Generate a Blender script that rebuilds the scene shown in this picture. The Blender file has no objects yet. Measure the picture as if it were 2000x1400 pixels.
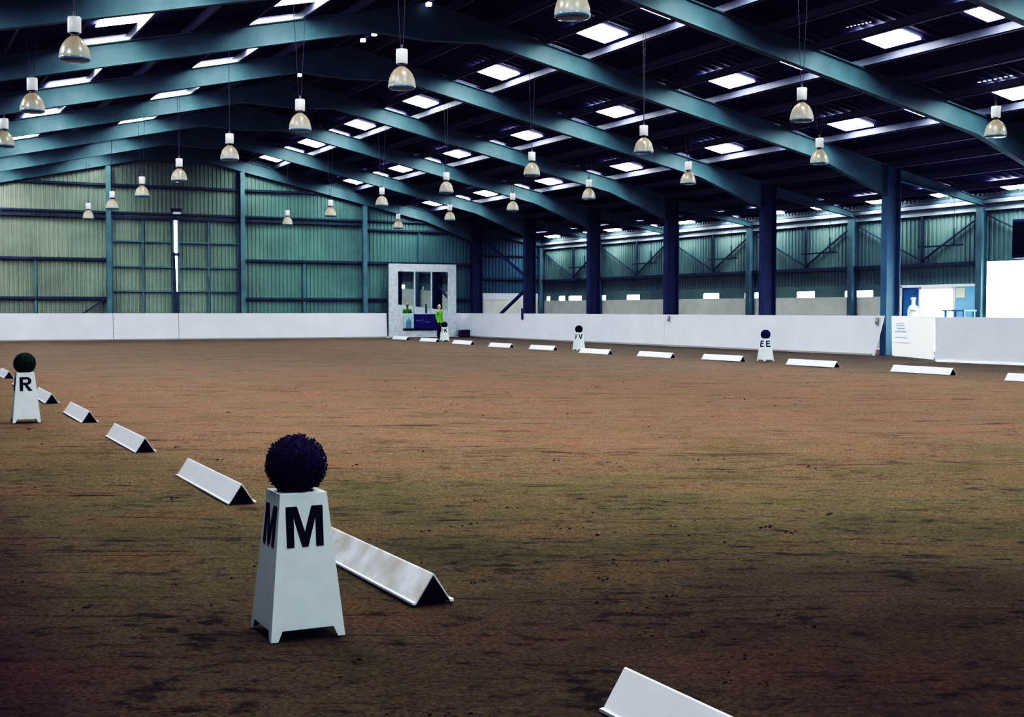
import bpy, bmesh, math, random
from mathutils import Vector, Matrix
random.seed(7)
scene = bpy.context.scene
COL = scene.collection

# ------------------------------------------------------------------ helpers
class MB:
    """collects shapes, builds ONE mesh object"""
    def __init__(s): s.v = []; s.f = []; s.m = []
    def poly(s, pts, faces, mi=0):
        b = len(s.v); s.v += [tuple(p) for p in pts]
        for f in faces: s.f.append([b+i for i in f]); s.m.append(mi)
    def box(s, x0, x1, y0, y1, z0, z1, mi=0):
        s.poly([(x0,y0,z0),(x1,y0,z0),(x1,y1,z0),(x0,y1,z0),(x0,y0,z1),(x1,y0,z1),(x1,y1,z1),(x0,y1,z1)],
               [(0,3,2,1),(4,5,6,7),(0,1,5,4),(1,2,6,5),(2,3,7,6),(3,0,4,7)], mi)
    def prism(s, pts, axis, a, b, mi=0):
        """polygon (2D pts) extruded along axis 'x','y' or 'z' between a and b"""
        def P(p, t):
            if axis == 'y': return (p[0], t, p[1])
            if axis == 'x': return (t, p[0], p[1])
            return (p[0], p[1], t)
        n = len(pts)
        V = [P(p, a) for p in pts] + [P(p, b) for p in pts]
        F = [tuple(range(n))[::-1], tuple(range(n, 2*n))] + [(i, (i+1) % n, n+(i+1) % n, n+i) for i in range(n)]
        s.poly(V, F, mi)
    def bar(s, p, q, w, h=None, up=(0, 0, 1), mi=0):
        p = Vector(p); q = Vector(q); h = h or w
        d = (q-p).normalized(); u = Vector(up)
        if abs(d.dot(u)) > .98: u = Vector((1, 0, 0))
        r = d.cross(u).normalized(); u = r.cross(d).normalized()
        V = []
        for c in (p, q):
            for a, b in ((-1,-1),(1,-1),(1,1),(-1,1)): V.append(c + r*a*w/2 + u*b*h/2)
        s.poly(V, [(0,3,2,1),(4,5,6,7),(0,1,5,4),(1,2,6,5),(2,3,7,6),(3,0,4,7)], mi)
    def tube(s, p, q, r0, r1=None, n=10, mi=0):
        p = Vector(p); q = Vector(q); r1 = r0 if r1 is None else r1
        d = (q-p).normalized(); u = Vector((0,0,1)) if abs(d.z) < .9 else Vector((1,0,0))
        r = d.cross(u).normalized(); u = r.cross(d)
        V = []
        for c, rr in ((p, r0), (q, r1)):
            for i in range(n):
                a = 2*math.pi*i/n; V.append(c + (r*math.cos(a)+u*math.sin(a))*rr)
        F = [(i, (i+1) % n, n+(i+1) % n, n+i) for i in range(n)] + [tuple(range(n))[::-1], tuple(range(n, 2*n))]
        s.poly(V, F, mi)
    def lathe(s, prof, n=32, ribs=0, amp=0, mi=0):
        V = []; F = []
        for r, z in prof:
            for i in range(n):
                a = 2*math.pi*i/n
                rr = r*(1+amp*math.cos(ribs*a)) if ribs else r
                V.append((rr*math.cos(a), rr*math.sin(a), z))
        for k in range(len(prof)-1):
            for i in range(n):
                F.append((k*n+i, k*n+(i+1) % n, (k+1)*n+(i+1) % n, (k+1)*n+i))
        s.poly(V, F, mi)
    def build(s, name, mats, parent=None, smooth=False):
        me = bpy.data.meshes.new(name)
        me.from_pydata(s.v, [], s.f)
        mats = mats if isinstance(mats, (list, tuple)) else [mats]
        for m in mats: me.materials.append(m)
        for p, mi in zip(me.polygons, s.m): p.material_index = mi; p.use_smooth = smooth
        bm = bmesh.new(); bm.from_mesh(me)
        bmesh.ops.recalc_face_normals(bm, faces=bm.faces); bm.to_mesh(me); bm.free()
        me.update()
        o = bpy.data.objects.new(name, me); COL.objects.link(o)
        if parent: o.parent = parent
        return o

def tag(o, label=None, cat=None, group=None, kind=None):
    if label: o['label'] = label
    if cat: o['category'] = cat
    if group: o['group'] = group
    if kind: o['kind'] = kind
    return o
def empty(name, loc=(0,0,0), rz=0):
    o = bpy.data.objects.new(name, None); COL.objects.link(o)
    o.location = loc; o.rotation_euler = (0,0,rz); o.empty_display_size = .1
    return o
def copy_tree(o, parent=None):
    c = o.copy(); COL.objects.link(c); c.parent = parent
    for ch in list(o.children): copy_tree(ch, c)
    return c
def bevel(o, w, seg=2, ang=30):
    m = o.modifiers.new('Bevel', 'BEVEL'); m.width = w; m.segments = seg; m.limit_method = 'ANGLE'; m.angle_limit = math.radians(ang)
    return o
def struct(o): o['kind'] = 'structure'; return o

# ------------------------------------------------------------------ materials
def mat(name, col, rough=.6, metal=0, noise=0, nscale=4, bump=0, bscale=40, col2=None, emit=None, spec=.5, trans=0, stretch=None):
    m = bpy.data.materials.new(name); m.use_nodes = True
    nt = m.node_tree; N = nt.nodes; L = nt.links
    b = N['Principled BSDF']
    b.inputs['Base Color'].default_value = (*col, 1)
    b.inputs['Roughness'].default_value = rough; b.inputs['Metallic'].default_value = metal
    b.inputs['Specular IOR Level'].default_value = spec
    tc = N.new('ShaderNodeTexCoord'); src = tc.outputs['Object']
    if stretch:
        mp = N.new('ShaderNodeMapping'); mp.inputs['Scale'].default_value = stretch
        L.new(src, mp.inputs[0]); src = mp.outputs[0]
    if noise:
        n = N.new('ShaderNodeTexNoise'); n.inputs['Scale'].default_value = nscale; n.inputs['Detail'].default_value = 5
        L.new(src, n.inputs['Vector'])
        r = N.new('ShaderNodeValToRGB'); r.color_ramp.elements[0].position = .35; r.color_ramp.elements[1].position = .65
        c2 = col2 or tuple(c*(1-noise) for c in col)
        r.color_ramp.elements[0].color = (*c2, 1); r.color_ramp.elements[1].color = (*col, 1)
        L.new(n.outputs[0], r.inputs[0]); L.new(r.outputs[0], b.inputs['Base Color'])
    if bump:
        n2 = N.new('ShaderNodeTexNoise'); n2.inputs['Scale'].default_value = bscale; n2.inputs['Detail'].default_value = 4
        L.new(src, n2.inputs['Vector'])
        bp = N.new('ShaderNodeBump'); bp.inputs['Strength'].default_value = bump; bp.inputs['Distance'].default_value = .02
        L.new(n2.outputs[0], bp.inputs['Height']); L.new(bp.outputs[0], b.inputs['Normal'])
    if emit:
        b.inputs['Emission Color'].default_value = (*emit[0], 1); b.inputs['Emission Strength'].default_value = emit[1]
    if trans: b.inputs['Transmission Weight'].default_value = trans
    return m

M = {}
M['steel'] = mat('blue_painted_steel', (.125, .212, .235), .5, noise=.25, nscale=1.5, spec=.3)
M['steel_dark'] = mat('shade_toned_steel', (.036, .056, .115), .5, noise=.3, nscale=2, spec=.3)  # frame blue with the backlit columns' shade put into the colour
M['steel_lit'] = mat('lit_toned_steel', (.07, .15, .22), .45, noise=.25, nscale=1.2, spec=.4)  # same frame blue, lit look of the gateway column put into the colour
M['girt'] = mat('dark_steel_rail', (.05, .075, .10), .5, noise=.3, nscale=2, spec=.3)
M['purlin'] = mat('galvanised_purlin', (.15, .16, .22), .5, noise=.15, nscale=3, spec=.3)
M['eave'] = mat('pale_eave_steel', (.26, .31, .33), .5, noise=.2, nscale=3)
M['roof'] = mat('dark_roof_sheet', (.030, .027, .075), .8, noise=.3, nscale=.6, spec=.1)
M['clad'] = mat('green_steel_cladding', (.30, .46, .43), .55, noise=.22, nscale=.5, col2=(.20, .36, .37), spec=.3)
nt = M['clad'].node_tree; N = nt.nodes; b = N['Principled BSDF']      # light fall-off painted in: lit greenish beige to shaded teal along the wall
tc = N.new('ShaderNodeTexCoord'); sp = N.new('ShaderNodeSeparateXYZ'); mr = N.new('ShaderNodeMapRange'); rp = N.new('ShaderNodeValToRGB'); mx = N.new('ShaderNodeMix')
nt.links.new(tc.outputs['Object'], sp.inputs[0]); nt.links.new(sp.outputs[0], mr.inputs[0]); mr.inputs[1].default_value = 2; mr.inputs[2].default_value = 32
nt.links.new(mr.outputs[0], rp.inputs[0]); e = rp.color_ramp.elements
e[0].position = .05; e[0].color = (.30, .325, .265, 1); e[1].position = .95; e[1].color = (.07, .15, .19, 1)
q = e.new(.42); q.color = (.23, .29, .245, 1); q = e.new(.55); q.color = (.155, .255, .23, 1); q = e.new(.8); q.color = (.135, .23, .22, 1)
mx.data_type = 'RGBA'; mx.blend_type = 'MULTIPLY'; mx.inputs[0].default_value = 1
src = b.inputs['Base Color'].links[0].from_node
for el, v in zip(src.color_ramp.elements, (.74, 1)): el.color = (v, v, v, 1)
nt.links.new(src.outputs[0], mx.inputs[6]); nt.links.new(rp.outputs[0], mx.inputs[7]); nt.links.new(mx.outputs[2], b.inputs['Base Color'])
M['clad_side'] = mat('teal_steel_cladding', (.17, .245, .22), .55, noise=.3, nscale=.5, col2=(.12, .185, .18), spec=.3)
M['kick'] = mat('white_painted_boards', (.55, .57, .63), .55, noise=.06, nscale=1.2, bump=.15, bscale=6)
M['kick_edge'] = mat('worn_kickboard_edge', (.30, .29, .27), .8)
M['block'] = mat('grey_painted_blockwork', (.56, .56, .53), .8, noise=.12, nscale=2)
M['white_frame'] = mat('painted_white_timber', (.49, .54, .59), .6, noise=.2, nscale=5)
M['plastic'] = mat('white_moulded_plastic', (.56, .62, .64), .38, noise=.06, nscale=9, spec=.4)
M['board'] = mat('scuffed_white_plastic', (.60, .62, .67), .4, noise=.05, nscale=5, col2=(.56, .575, .61), spec=.4)
M['board_dirty'] = mat('scuffed_dirty_plastic', (.60, .62, .67), .45, noise=.2, nscale=6, col2=(.40, .375, .34), spec=.3)
M['black'] = mat('black_vinyl', (.008, .008, .022), .5, spec=.2)
M['void'] = mat('dark_end_shade', (.010, .006, .010), .9, spec=.1)  # near-black colour painted as shade inside the hollow board ends
M['housing'] = mat('white_lamp_housing', (.62, .64, .66), .3, spec=.5)
M['neck'] = mat('dark_lamp_neck', (.10, .09, .10), .5)
M['cable'] = mat('dark_cable', (.07, .06, .09), .6)
M['lens'] = mat('blue_grey_lens', (.14, .22, .28), .15, spec=.6)
M['sky_panel'] = mat('daylight_sheet', (.9, .95, 1), .5, emit=((.93, .98, 1), 30))
M['vent'] = mat('ridge_daylight', (.9, .95, 1), .5, emit=((.85, .93, 1), 3))
M['outdoor'] = mat('sunlit_yard', (.8, .8, .8), .9)
M['bluewall'] = mat('blue_door_panel', (.07, .25, .48), .5, noise=.2, nscale=3)
M['whitepaint'] = mat('plain_white_paint', (.93, .95, .97), .5)
M['notice_blue'] = mat('pale_blue_panel', (.35, .62, .85), .5)
M['paper'] = mat('cream_paper', (.9, .92, .7), .7)
M['ink'] = mat('grey_blue_print', (.30, .42, .60), .7)
M['navy'] = mat('navy_banner', (.008, .010, .13), .5, noise=.3, nscale=6)
M['lilac'] = mat('lilac_print', (.16, .15, .42), .6)
M['photo_pale'] = mat('pale_banner_photo', (.42, .55, .66), .6, noise=.3, nscale=12)
M['photo_teal'] = mat('teal_banner_figures', (.10, .22, .28), .6)
M['lime'] = mat('lime_fabric', (.22, .50, .05), .8, noise=.4, nscale=8)
M['trousers'] = mat('black_trousers', (.012, .010, .02), .8)
M['skin'] = mat('skin', (.50, .34, .26), .6)
M['hair'] = mat('fair_hair', (.42, .36, .22), .8)
M['dkbox'] = mat('dark_grey_plastic', (.035, .03, .055), .6)
M['mirror'] = mat('mirror_glass', (.72, .80, .80), .02, metal=1)
M['concrete'] = mat('pale_concrete', (.42, .40, .40), .9, noise=.2, nscale=3)
M['daylight_strip'] = mat('daylight_gap', (.9, .95, 1), .5, emit=((.9, .96, 1), 6))

# lamp dome: beige acrylic, ribbed and a little translucent
m = bpy.data.materials.new('beige_acrylic'); m.use_nodes = True; nt = m.node_tree
nt.nodes.remove(nt.nodes['Principled BSDF']); out = nt.nodes['Material Output']
d = nt.nodes.new('ShaderNodeBsdfDiffuse'); t = nt.nodes.new('ShaderNodeBsdfTranslucent'); g = nt.nodes.new('ShaderNodeBsdfGlossy')
tc = nt.nodes.new('ShaderNodeTexCoord'); sp = nt.nodes.new('ShaderNodeSeparateXYZ'); rp = nt.nodes.new('ShaderNodeValToRGB'); mr = nt.nodes.new('ShaderNodeMapRange')
nt.links.new(tc.outputs['Object'], sp.inputs[0]); nt.links.new(sp.outputs[2], mr.inputs[0])
mr.inputs[1].default_value = 0; mr.inputs[2].default_value = .4
rp.color_ramp.elements[0].position = 0; rp.color_ramp.elements[0].color = (.58, .58, .53, 1)
rp.color_ramp.elements[1].position = 1; rp.color_ramp.elements[1].color = (.50, .40, .27, 1)
nt.links.new(mr.outputs[0], rp.inputs[0])
for n_ in (d, t): nt.links.new(rp.outputs[0], n_.inputs[0])
g.inputs['Roughness'].default_value = .25
a = nt.nodes.new('ShaderNodeMixShader'); a.inputs[0].default_value = .5
b = nt.nodes.new('ShaderNodeMixShader'); b.inputs[0].default_value = .06
nt.links.new(d.outputs[0], a.inputs[1]); nt.links.new(t.outputs[0], a.inputs[2])
nt.links.new(a.outputs[0], b.inputs[1]); nt.links.new(g.outputs[0], b.inputs[2]); nt.links.new(b.outputs[0], out.inputs[0])
M['dome'] = m

def leaf_mat(name, c1, c2):
    m = mat(name, c1, .7, spec=.2); nt = m.node_tree
    oi = nt.nodes.new('ShaderNodeTexNoise'); oi.inputs['Scale'].default_value = 45
    tc = nt.nodes.new('ShaderNodeTexCoord'); r = nt.nodes.new('ShaderNodeValToRGB')
    r.color_ramp.elements[0].position = .38; r.color_ramp.elements[0].color = (*c1, 1)
    r.color_ramp.elements[1].position = .68; r.color_ramp.elements[1].color = (*c2, 1)
    nt.links.new(tc.outputs['Object'], oi.inputs['Vector']); nt.links.new(oi.outputs[0], r.inputs[0])
    nt.links.new(r.outputs[0], nt.nodes['Principled BSDF'].inputs['Base Color'])
    return m
M['leaf_purple'] = leaf_mat('purple_leaves', (.006, .003, .014), (.020, .010, .075))
M['leaf_green'] = leaf_mat('green_leaves', (.007, .016, .010), (.022, .075, .016))
M['leaf_navy'] = leaf_mat('navy_leaves', (.008, .006, .05), (.02, .012, .14))
M['leaf_black'] = leaf_mat('black_green_leaves', (.004, .006, .014), (.008, .014, .03))

# ---- arena surface
def soil_material():
    m = bpy.data.materials.new('arena_soil'); m.use_nodes = True
    nt = m.node_tree; N = nt.nodes; L = nt.links; b = N['Principled BSDF']
    b.inputs['Roughness'].default_value = .95; b.inputs['Specular IOR Level'].default_value = .08
    tc = N.new('ShaderNodeTexCoord')
    def mapping(rz, sc):
        mp = N.new('ShaderNodeMapping'); mp.inputs['Rotation'].default_value = (0, 0, rz)
        m2 = N.new('ShaderNodeMapping'); m2.inputs['Scale'].default_value = sc
        L.new(tc.outputs['Object'], mp.inputs[0]); L.new(mp.outputs[0], m2.inputs[0]); return m2.outputs[0]
    def noise(vec, s, det=6, rough=.6, dist=0):
        n = N.new('ShaderNodeTexNoise'); n.inputs['Scale'].default_value = s; n.inputs['Detail'].default_value = det
        n.inputs['Roughness'].default_value = rough; n.inputs['Distortion'].default_value = dist
        L.new(vec, n.inputs['Vector']); return n.outputs[0]
    def ramp(fac, stops):
        r = N.new('ShaderNodeValToRGB'); e = r.color_ramp.elements
        e[0].position, e[0].color = stops[0][0], (*stops[0][1], 1)
        e[1].position, e[1].color = stops[-1][0], (*stops[-1][1], 1)
        for p, c in stops[1:-1]:
            q = e.new(p); q.color = (*c, 1)
        L.new(fac, r.inputs[0]); return r.outputs[0]
    def math_(op, a, c):
        n = N.new('ShaderNodeMath'); n.operation = op
        for i, v in enumerate((a, c)):
            if isinstance(v, (int, float)): n.inputs[i].default_value = v
            else: L.new(v, n.inputs[i])
        return n.outputs[0]
    def mix(fac, a, c, mode='MIX'):
        n = N.new('ShaderNodeMix'); n.data_type = 'RGBA'; n.blend_type = mode
        if isinstance(fac, (int, float)): n.inputs[0].default_value = fac
        else: L.new(fac, n.inputs[0])
        for i, v in ((6, a), (7, c)):
            if isinstance(v, tuple): n.inputs[i].default_value = (*v, 1)
            else: L.new(v, n.inputs[i])
        return n.outputs[2]
    W = lambda v: (v, v, v)
    rot = math.radians(26.5)     # the harrow drags run across the arena at this angle
    vd = mapping(rot, (.20, 1, 1)); vi = mapping(0, (1, 1, 1)); vr = mapping(rot, (.6, 1, 1))
    sep = N.new('ShaderNodeSeparateXYZ'); L.new(tc.outputs['Object'], sep.inputs[0])
    X, Y = sep.outputs[0], sep.outputs[1]
    # damp-to-dry plus foreground dimness put in the colour: u ~ distance from the entrance corner
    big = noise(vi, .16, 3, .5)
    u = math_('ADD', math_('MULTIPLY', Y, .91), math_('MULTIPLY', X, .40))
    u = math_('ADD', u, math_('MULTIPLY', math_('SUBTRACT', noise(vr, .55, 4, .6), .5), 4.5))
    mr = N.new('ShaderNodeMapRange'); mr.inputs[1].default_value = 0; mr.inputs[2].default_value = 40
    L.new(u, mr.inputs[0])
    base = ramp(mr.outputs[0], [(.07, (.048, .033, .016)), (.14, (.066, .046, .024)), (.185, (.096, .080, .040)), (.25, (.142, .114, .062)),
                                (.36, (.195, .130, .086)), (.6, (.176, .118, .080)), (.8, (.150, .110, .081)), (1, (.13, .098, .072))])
    # the ridden track outside the boards
    out_ = N.new('ShaderNodeMapRange'); out_.inputs[1].default_value = 3.2; out_.inputs[2].default_value = 1.6
    L.new(math_('ADD', X, math_('MULTIPLY', math_('SUBTRACT', noise(vi, .8, 3), .5), 1.2)), out_.inputs[0])
    base = mix(math_('MULTIPLY', out_.outputs[0], .55), base, (.125, .102, .052))
    tr = math_('ABSOLUTE', math_('SUBTRACT', math_('ADD', X, math_('MULTIPLY', math_('SUBTRACT', noise(vi, .9, 4), .5), .9)), .25), 0)
    trm = N.new('ShaderNodeMapRange'); trm.inputs[1].default_value = .75; trm.inputs[2].default_value = .2
    L.new(tr, trm.inputs[0])
    base = mix(math_('MULTIPLY', trm.outputs[0], .75), base, (.058, .030, .023))
    # far strip by the right kickboard: greyer
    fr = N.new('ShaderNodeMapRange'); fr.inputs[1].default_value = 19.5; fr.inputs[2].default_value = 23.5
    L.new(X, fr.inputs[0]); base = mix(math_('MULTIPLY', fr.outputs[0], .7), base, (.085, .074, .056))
    # olive / reddish mottling
    mot = ramp(noise(vr, 1.1, 5, .65), [(.35, (.86, .92, .80)), (.5, W(1)), (.66, (1.10, .97, .92))])
    base = mix(1, base, mot, 'MULTIPLY')
    # dark streaks left by the harrow, clumps of turned soil, grain
    st = ramp(noise(vd, 5.5, 6, .72, .25), [(.31, W(.25)), (.345, W(.6)), (.375, W(1)), (1, W(1.06))])
    base = mix(1, base, st, 'MULTIPLY')
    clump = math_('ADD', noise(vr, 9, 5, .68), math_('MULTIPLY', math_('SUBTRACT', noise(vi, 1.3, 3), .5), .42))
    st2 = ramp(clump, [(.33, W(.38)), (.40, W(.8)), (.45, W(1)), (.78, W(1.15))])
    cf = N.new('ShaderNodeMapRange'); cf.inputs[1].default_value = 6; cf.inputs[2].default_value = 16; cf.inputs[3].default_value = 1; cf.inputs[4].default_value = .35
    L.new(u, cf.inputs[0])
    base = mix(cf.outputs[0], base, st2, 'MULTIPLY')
    fine = ramp(noise(vi, 42, 4, .8), [(.36, W(.45)), (.46, W(.92)), (.54, W(1.06)), (.65, W(1.5))])
    base = mix(.85, base, fine, 'MULTIPLY')
    ln = math_('ABSOLUTE', math_('SUBTRACT', noise(mapping(rot, (.05, 1, 1)), 1.7, 3, .5), .5), 0)
    lm = N.new('ShaderNodeMapRange'); lm.inputs[1].default_value = .010; lm.inputs[2].default_value = .003; L.new(ln, lm.inputs[0])
    lb = N.new('ShaderNodeMapRange'); lb.inputs[1].default_value = .47; lb.inputs[2].default_value = .56; L.new(noise(vr, 3.2, 5, .75), lb.inputs[0])
    base = mix(math_('MULTIPLY', math_('MULTIPLY', lm.outputs[0], lb.outputs[0]), .7), base, (.035, .022, .015))
    L.new(base, b.inputs['Base Color'])
    bp = N.new('ShaderNodeBump'); bp.inputs['Strength'].default_value = .8; bp.inputs['Distance'].default_value = .05
    h = math_('ADD', noise(vi, 12, 8, .75), math_('MULTIPLY', noise(vd, 2.6, 5, .6), 1.2))
    L.new(h, bp.inputs['Height']); L.new(bp.outputs[0], b.inputs['Normal'])
    return m
M['soil'] = soil_material()

# ------------------------------------------------------------------ hall dimensions (metres)
BAY = 6.298
Y0 = 31.45
YG = 62.94                       # far gable frame
XR = 13.21                       # ridge
XC = 29.13                       # main right columns
XO = 33.3                        # outer wall of the side aisle
XL = 2*XR - XC                   # left columns
RZ, RS = 9.69, .2184
def roof(x): return RZ - RS*abs(x-XR)
FR = [YG - BAY*n for n in range(11, -1, -1)]     # frames, near to far
YN = FR[0] - .25

# floor
g = MB()
nx, ny = 90, 150
xs = [-3.0 + (36.6)*i/nx for i in range(nx+1)]; ys = [YN + (YG+.2-YN)*j/ny for j in range(ny+1)]
vv = []
for j in range(ny+1):
    for i in range(nx+1):
        x, y = xs[i], ys[j]
        z = .012*math.sin(x*1.7+.6*y)*math.sin(y*.9) - .012
        vv.append((x, y, z))
ff = [(j*(nx+1)+i, j*(nx+1)+i+1, (j+1)*(nx+1)+i+1, (j+1)*(nx+1)+i) for j in range(ny) for i in range(nx)]
g.poly(vv, ff)
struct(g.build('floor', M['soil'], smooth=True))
o = MB(); o.box(-30, 90, -30, 120, -.5, -.3); struct(o.build('ground', M['outdoor']))

# ceiling: two ribbed slopes
def slope_mesh(x0, x1, name):
    mb = MB(); n = int((YG+.3-YN)/.35)
    V = []; F = []
    for k in range(n*2+2):
        y = YN + (YG+.3-YN)*k/(n*2+1); dz = .035 if (k//1) % 2 else 0
        for x, s in ((x0, 0), (x1, 0)): V.append((x, y, roof(x)+.02+dz))
    for k in range(n*2+1): F.append((2*k, 2*k+1, 2*k+3, 2*k+2))
    b = len(V)
    mb.poly(V, F)
    # outer skin
    mb.poly([(x0, YN, roof(x0)+.2), (x1, YN, roof(x1)+.2), (x1, YG+.3, roof(x1)+.2), (x0, YG+.3, roof(x0)+.2)], [(0, 1, 2, 3)])
    return struct(mb.build(name, M['roof']))
slope_mesh(XR, XO+.3, 'ceiling_right'); slope_mesh(XL-.6, XR, 'ceiling_left')

# corrugated cladding
def corrug(mb, axis, a0, a1, z0f, z1f, pos, depth=.035, pitch=.2, sign=-1, mi=0):
    """ribbed sheet along x (axis 'x', at y=pos) or along y (axis 'y', at x=pos)"""
    pts = []; a = a0; k = 0
    prof = [(0, 0), (.30, 0), (.42, 1), (.88, 1)]
    while a < a1:
        for t, d in prof:
            if a+t*pitch <= a1: pts.append((a+t*pitch, d*depth*sign))
        a += pitch
    pts.append((a1, 0))
    V = []; F = []
    for p, d in pts:
        for z in (z0f(p), z1f(p)):
            V.append((p, pos+d, z) if axis == 'x' else (pos+d, p, z))
    for i in range(len(pts)-1): F.append((2*i, 2*i+2, 2*i+3, 2*i+1))
    mb.poly(V, F, mi)
top = lambda x: roof(x)+.08
DX0, DX1 = 10.15, 16.28          # sliding door opening in the far gable
wb = MB()
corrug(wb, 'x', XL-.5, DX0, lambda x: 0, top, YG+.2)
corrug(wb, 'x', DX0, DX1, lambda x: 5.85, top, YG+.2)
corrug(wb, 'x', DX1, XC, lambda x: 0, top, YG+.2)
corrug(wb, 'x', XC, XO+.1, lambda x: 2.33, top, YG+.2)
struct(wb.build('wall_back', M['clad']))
# sliding doors
def leaf(name, x0, x1):
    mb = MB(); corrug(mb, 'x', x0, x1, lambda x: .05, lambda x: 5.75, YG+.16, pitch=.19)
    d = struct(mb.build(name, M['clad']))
    fr = MB(); xm = (x0+x1)/2
    for x in (x0+.04, xm, x1-.04): fr.box(x-.045, x+.045, YG+.02, YG+.11, .05, 5.75)
    for z in (2.31, 3.47, 4.67): fr.box(x0, x1, YG+.03, YG+.11, z-.035, z+.035)
    fr.build('door_frame', M['steel'], d)
leaf('door_1', DX0, 13.09); leaf('door_2', 13.27, DX1)
o = MB(); o.box(13.05, 13.3, YG-.02, YG+.12, 0, 2.3); o.prism([(13.05, 2.3), (13.05, 4.2), (13.13, 4.2), (13.20, 2.3)], 'y', YG-.02, YG+.1); o.box(13.02, 13.34, YG-.06, YG+.1, 4.02, 4.16); struct(o.build('trim_1', M['girt']))
# girts of the far gable
g = MB()
def girt(x0, x1, z, h=.12, y=YG+.02): g.box(x0, x1, y, y+.13, z-h/2, z+h/2)
girt(4.3, 22.4, 7.32, .11)
girt(XL, XC, 6.02, .09); girt(XL, DX1, 5.80, .13); girt(DX1, 22.7, 5.80, .10)
girt(XL, 10, 3.80); girt(16.4, XC, 3.86)
girt(XL, 10, 1.97); girt(16.4, 24, 1.97); girt(27.7, XC, 1.97)
girt(22.8, 27.5, 5.55, .10)
girt(XC, XO, 4.40, .10); girt(XC, XO, 3.12, .12)
struct(g.build('trim_2', M['girt']))
g = MB()
for x, z0, z1 in ((6.78, 0, 3.75), (19.59, 0, 3.85), (25.86, 3.85, 5.55), (13.27, 5.9, 6.0)): g.box(x-.05, x+.05, YG+.05, YG+.14, z0, z1)
struct(g.build('trim_3', M['steel']))

# left, front walls
wl = MB(); corrug(wl, 'y', YN, YG+.2, lambda y: 0, lambda y: roof(XL)-.02, XL-.5, sign=1, pitch=.3); struct(wl.build('wall_left', M['girt']))
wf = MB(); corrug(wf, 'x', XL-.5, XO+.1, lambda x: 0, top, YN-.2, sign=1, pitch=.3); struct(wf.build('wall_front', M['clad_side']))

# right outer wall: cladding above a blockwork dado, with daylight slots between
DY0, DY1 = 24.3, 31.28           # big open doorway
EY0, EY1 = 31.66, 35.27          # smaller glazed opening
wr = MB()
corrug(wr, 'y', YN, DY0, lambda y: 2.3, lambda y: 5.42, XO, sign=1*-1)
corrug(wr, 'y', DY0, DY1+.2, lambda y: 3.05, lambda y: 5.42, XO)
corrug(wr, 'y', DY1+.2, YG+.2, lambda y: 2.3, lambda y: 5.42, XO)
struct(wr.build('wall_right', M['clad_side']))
dado = MB()
dado.box(XO-.07, XO+.05, YN, DY0, 0, 1.93); dado.box(XO-.07, XO+.05, EY1, YG+.2, 0, 1.93)
struct(dado.build('wall_right_dado', M['block']))
dado = MB(); dado.box(XC+.3, XO-.15, YG+.12, YG+.25, 0, 1.98)
struct(dado.build('wall_back_dado', M['block']))
o = MB(); o.box(XC+.3, XO-.15, YG+.1, YG+.22, 1.98, 2.33); struct(o.build('trim_4', M['kick']))
slots = [(62.2,62.6),(60.5,61.2),(58.7,60.1),(56.2,56.6),(53.0,54.2),(46.5,47.7),(44.5,44.65),(43.7,44.0),(40.1,41.2),(37.9,38.35),(37.4,37.8),(36.8,37.45)]
edges = sorted(slots); s_ = MB(); y = YG+.2
fill = []; cur = EY1
for a_, b_ in edges:
    if a_ > cur: fill.append((cur, a_))
    cur = max(cur, b_)
fill.append((cur, YG+.2)); fill.append((YN, DY0))
for a_, b_ in fill: s_.box(XO-.05, XO+.02, a_, b_, 1.93, 2.36)
s_.box(XO-.052, XO+.022, EY1, YG+.2, 2.17, 2.37)
struct(s_.build('trim_5', M['clad_side']))
e_ = MB()                        # eave beam and gutter rail
e_.box(XO-.22, XO-.12, YN, YG+.1, 4.98, 5.10); e_.box(XO-.14, XO-.05, YN, YG+.1, 4.74, 4.80)
e_.box(XO-.06, XO+.0, YN, YG+.1, 4.80, 5.0)
struct(e_.build('trim_6', M['eave']))
e_ = MB(); e_.box(XO-.16, XO-.04, YN, DY0, 2.95, 3.08); e_.box(XO-.16, XO-.04, DY1+.2, YG+.1, 2.95, 3.08)
e_.box(XO-.2, XO-.1, YN, YG+.1, 5.12, 5.22)
struct(e_.build('trim_7', M['girt']))
# lintel over the smaller opening and its surround
e_ = MB()
e_.box(XO-.08, XO+.05, EY0-.05, EY1+.08, 2.24, 2.33); e_.box(XO-.08, XO+.05, EY1, EY1+.08, 0, 2.3); e_.box(XO-.08, XO+.05, EY0-.05, EY0+.03, 0, 2.3)
e_.box(XO-.08, XO+.05, 34.34, 34.44, 0, 2.25); e_.box(XO-.08, XO+.05, 32.74, 32.84, 0, 2.25); e_.box(XO-.08, XO+.05, 32.8, 34.4, 2.17, 2.24)
struct(e_.build('trim_8', M['whitepaint']))
e_ = MB(); e_.box(XO-.02, XO+.03, 34.44, EY1, 0, 2.24); struct(e_.build('door_3', M['bluewall']))
e_ = MB(); e_.box(XO-.02, XO+.03, EY0, 32.76, 0, 2.24); struct(e_.build('door_4', M['notice_blue']))
# pale concrete apron at the doorway
e_ = MB(); e_.box(28.9, 36, 24, 31, -.02, .015); struct(e_.build('trim_9', M['concrete']))

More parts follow.
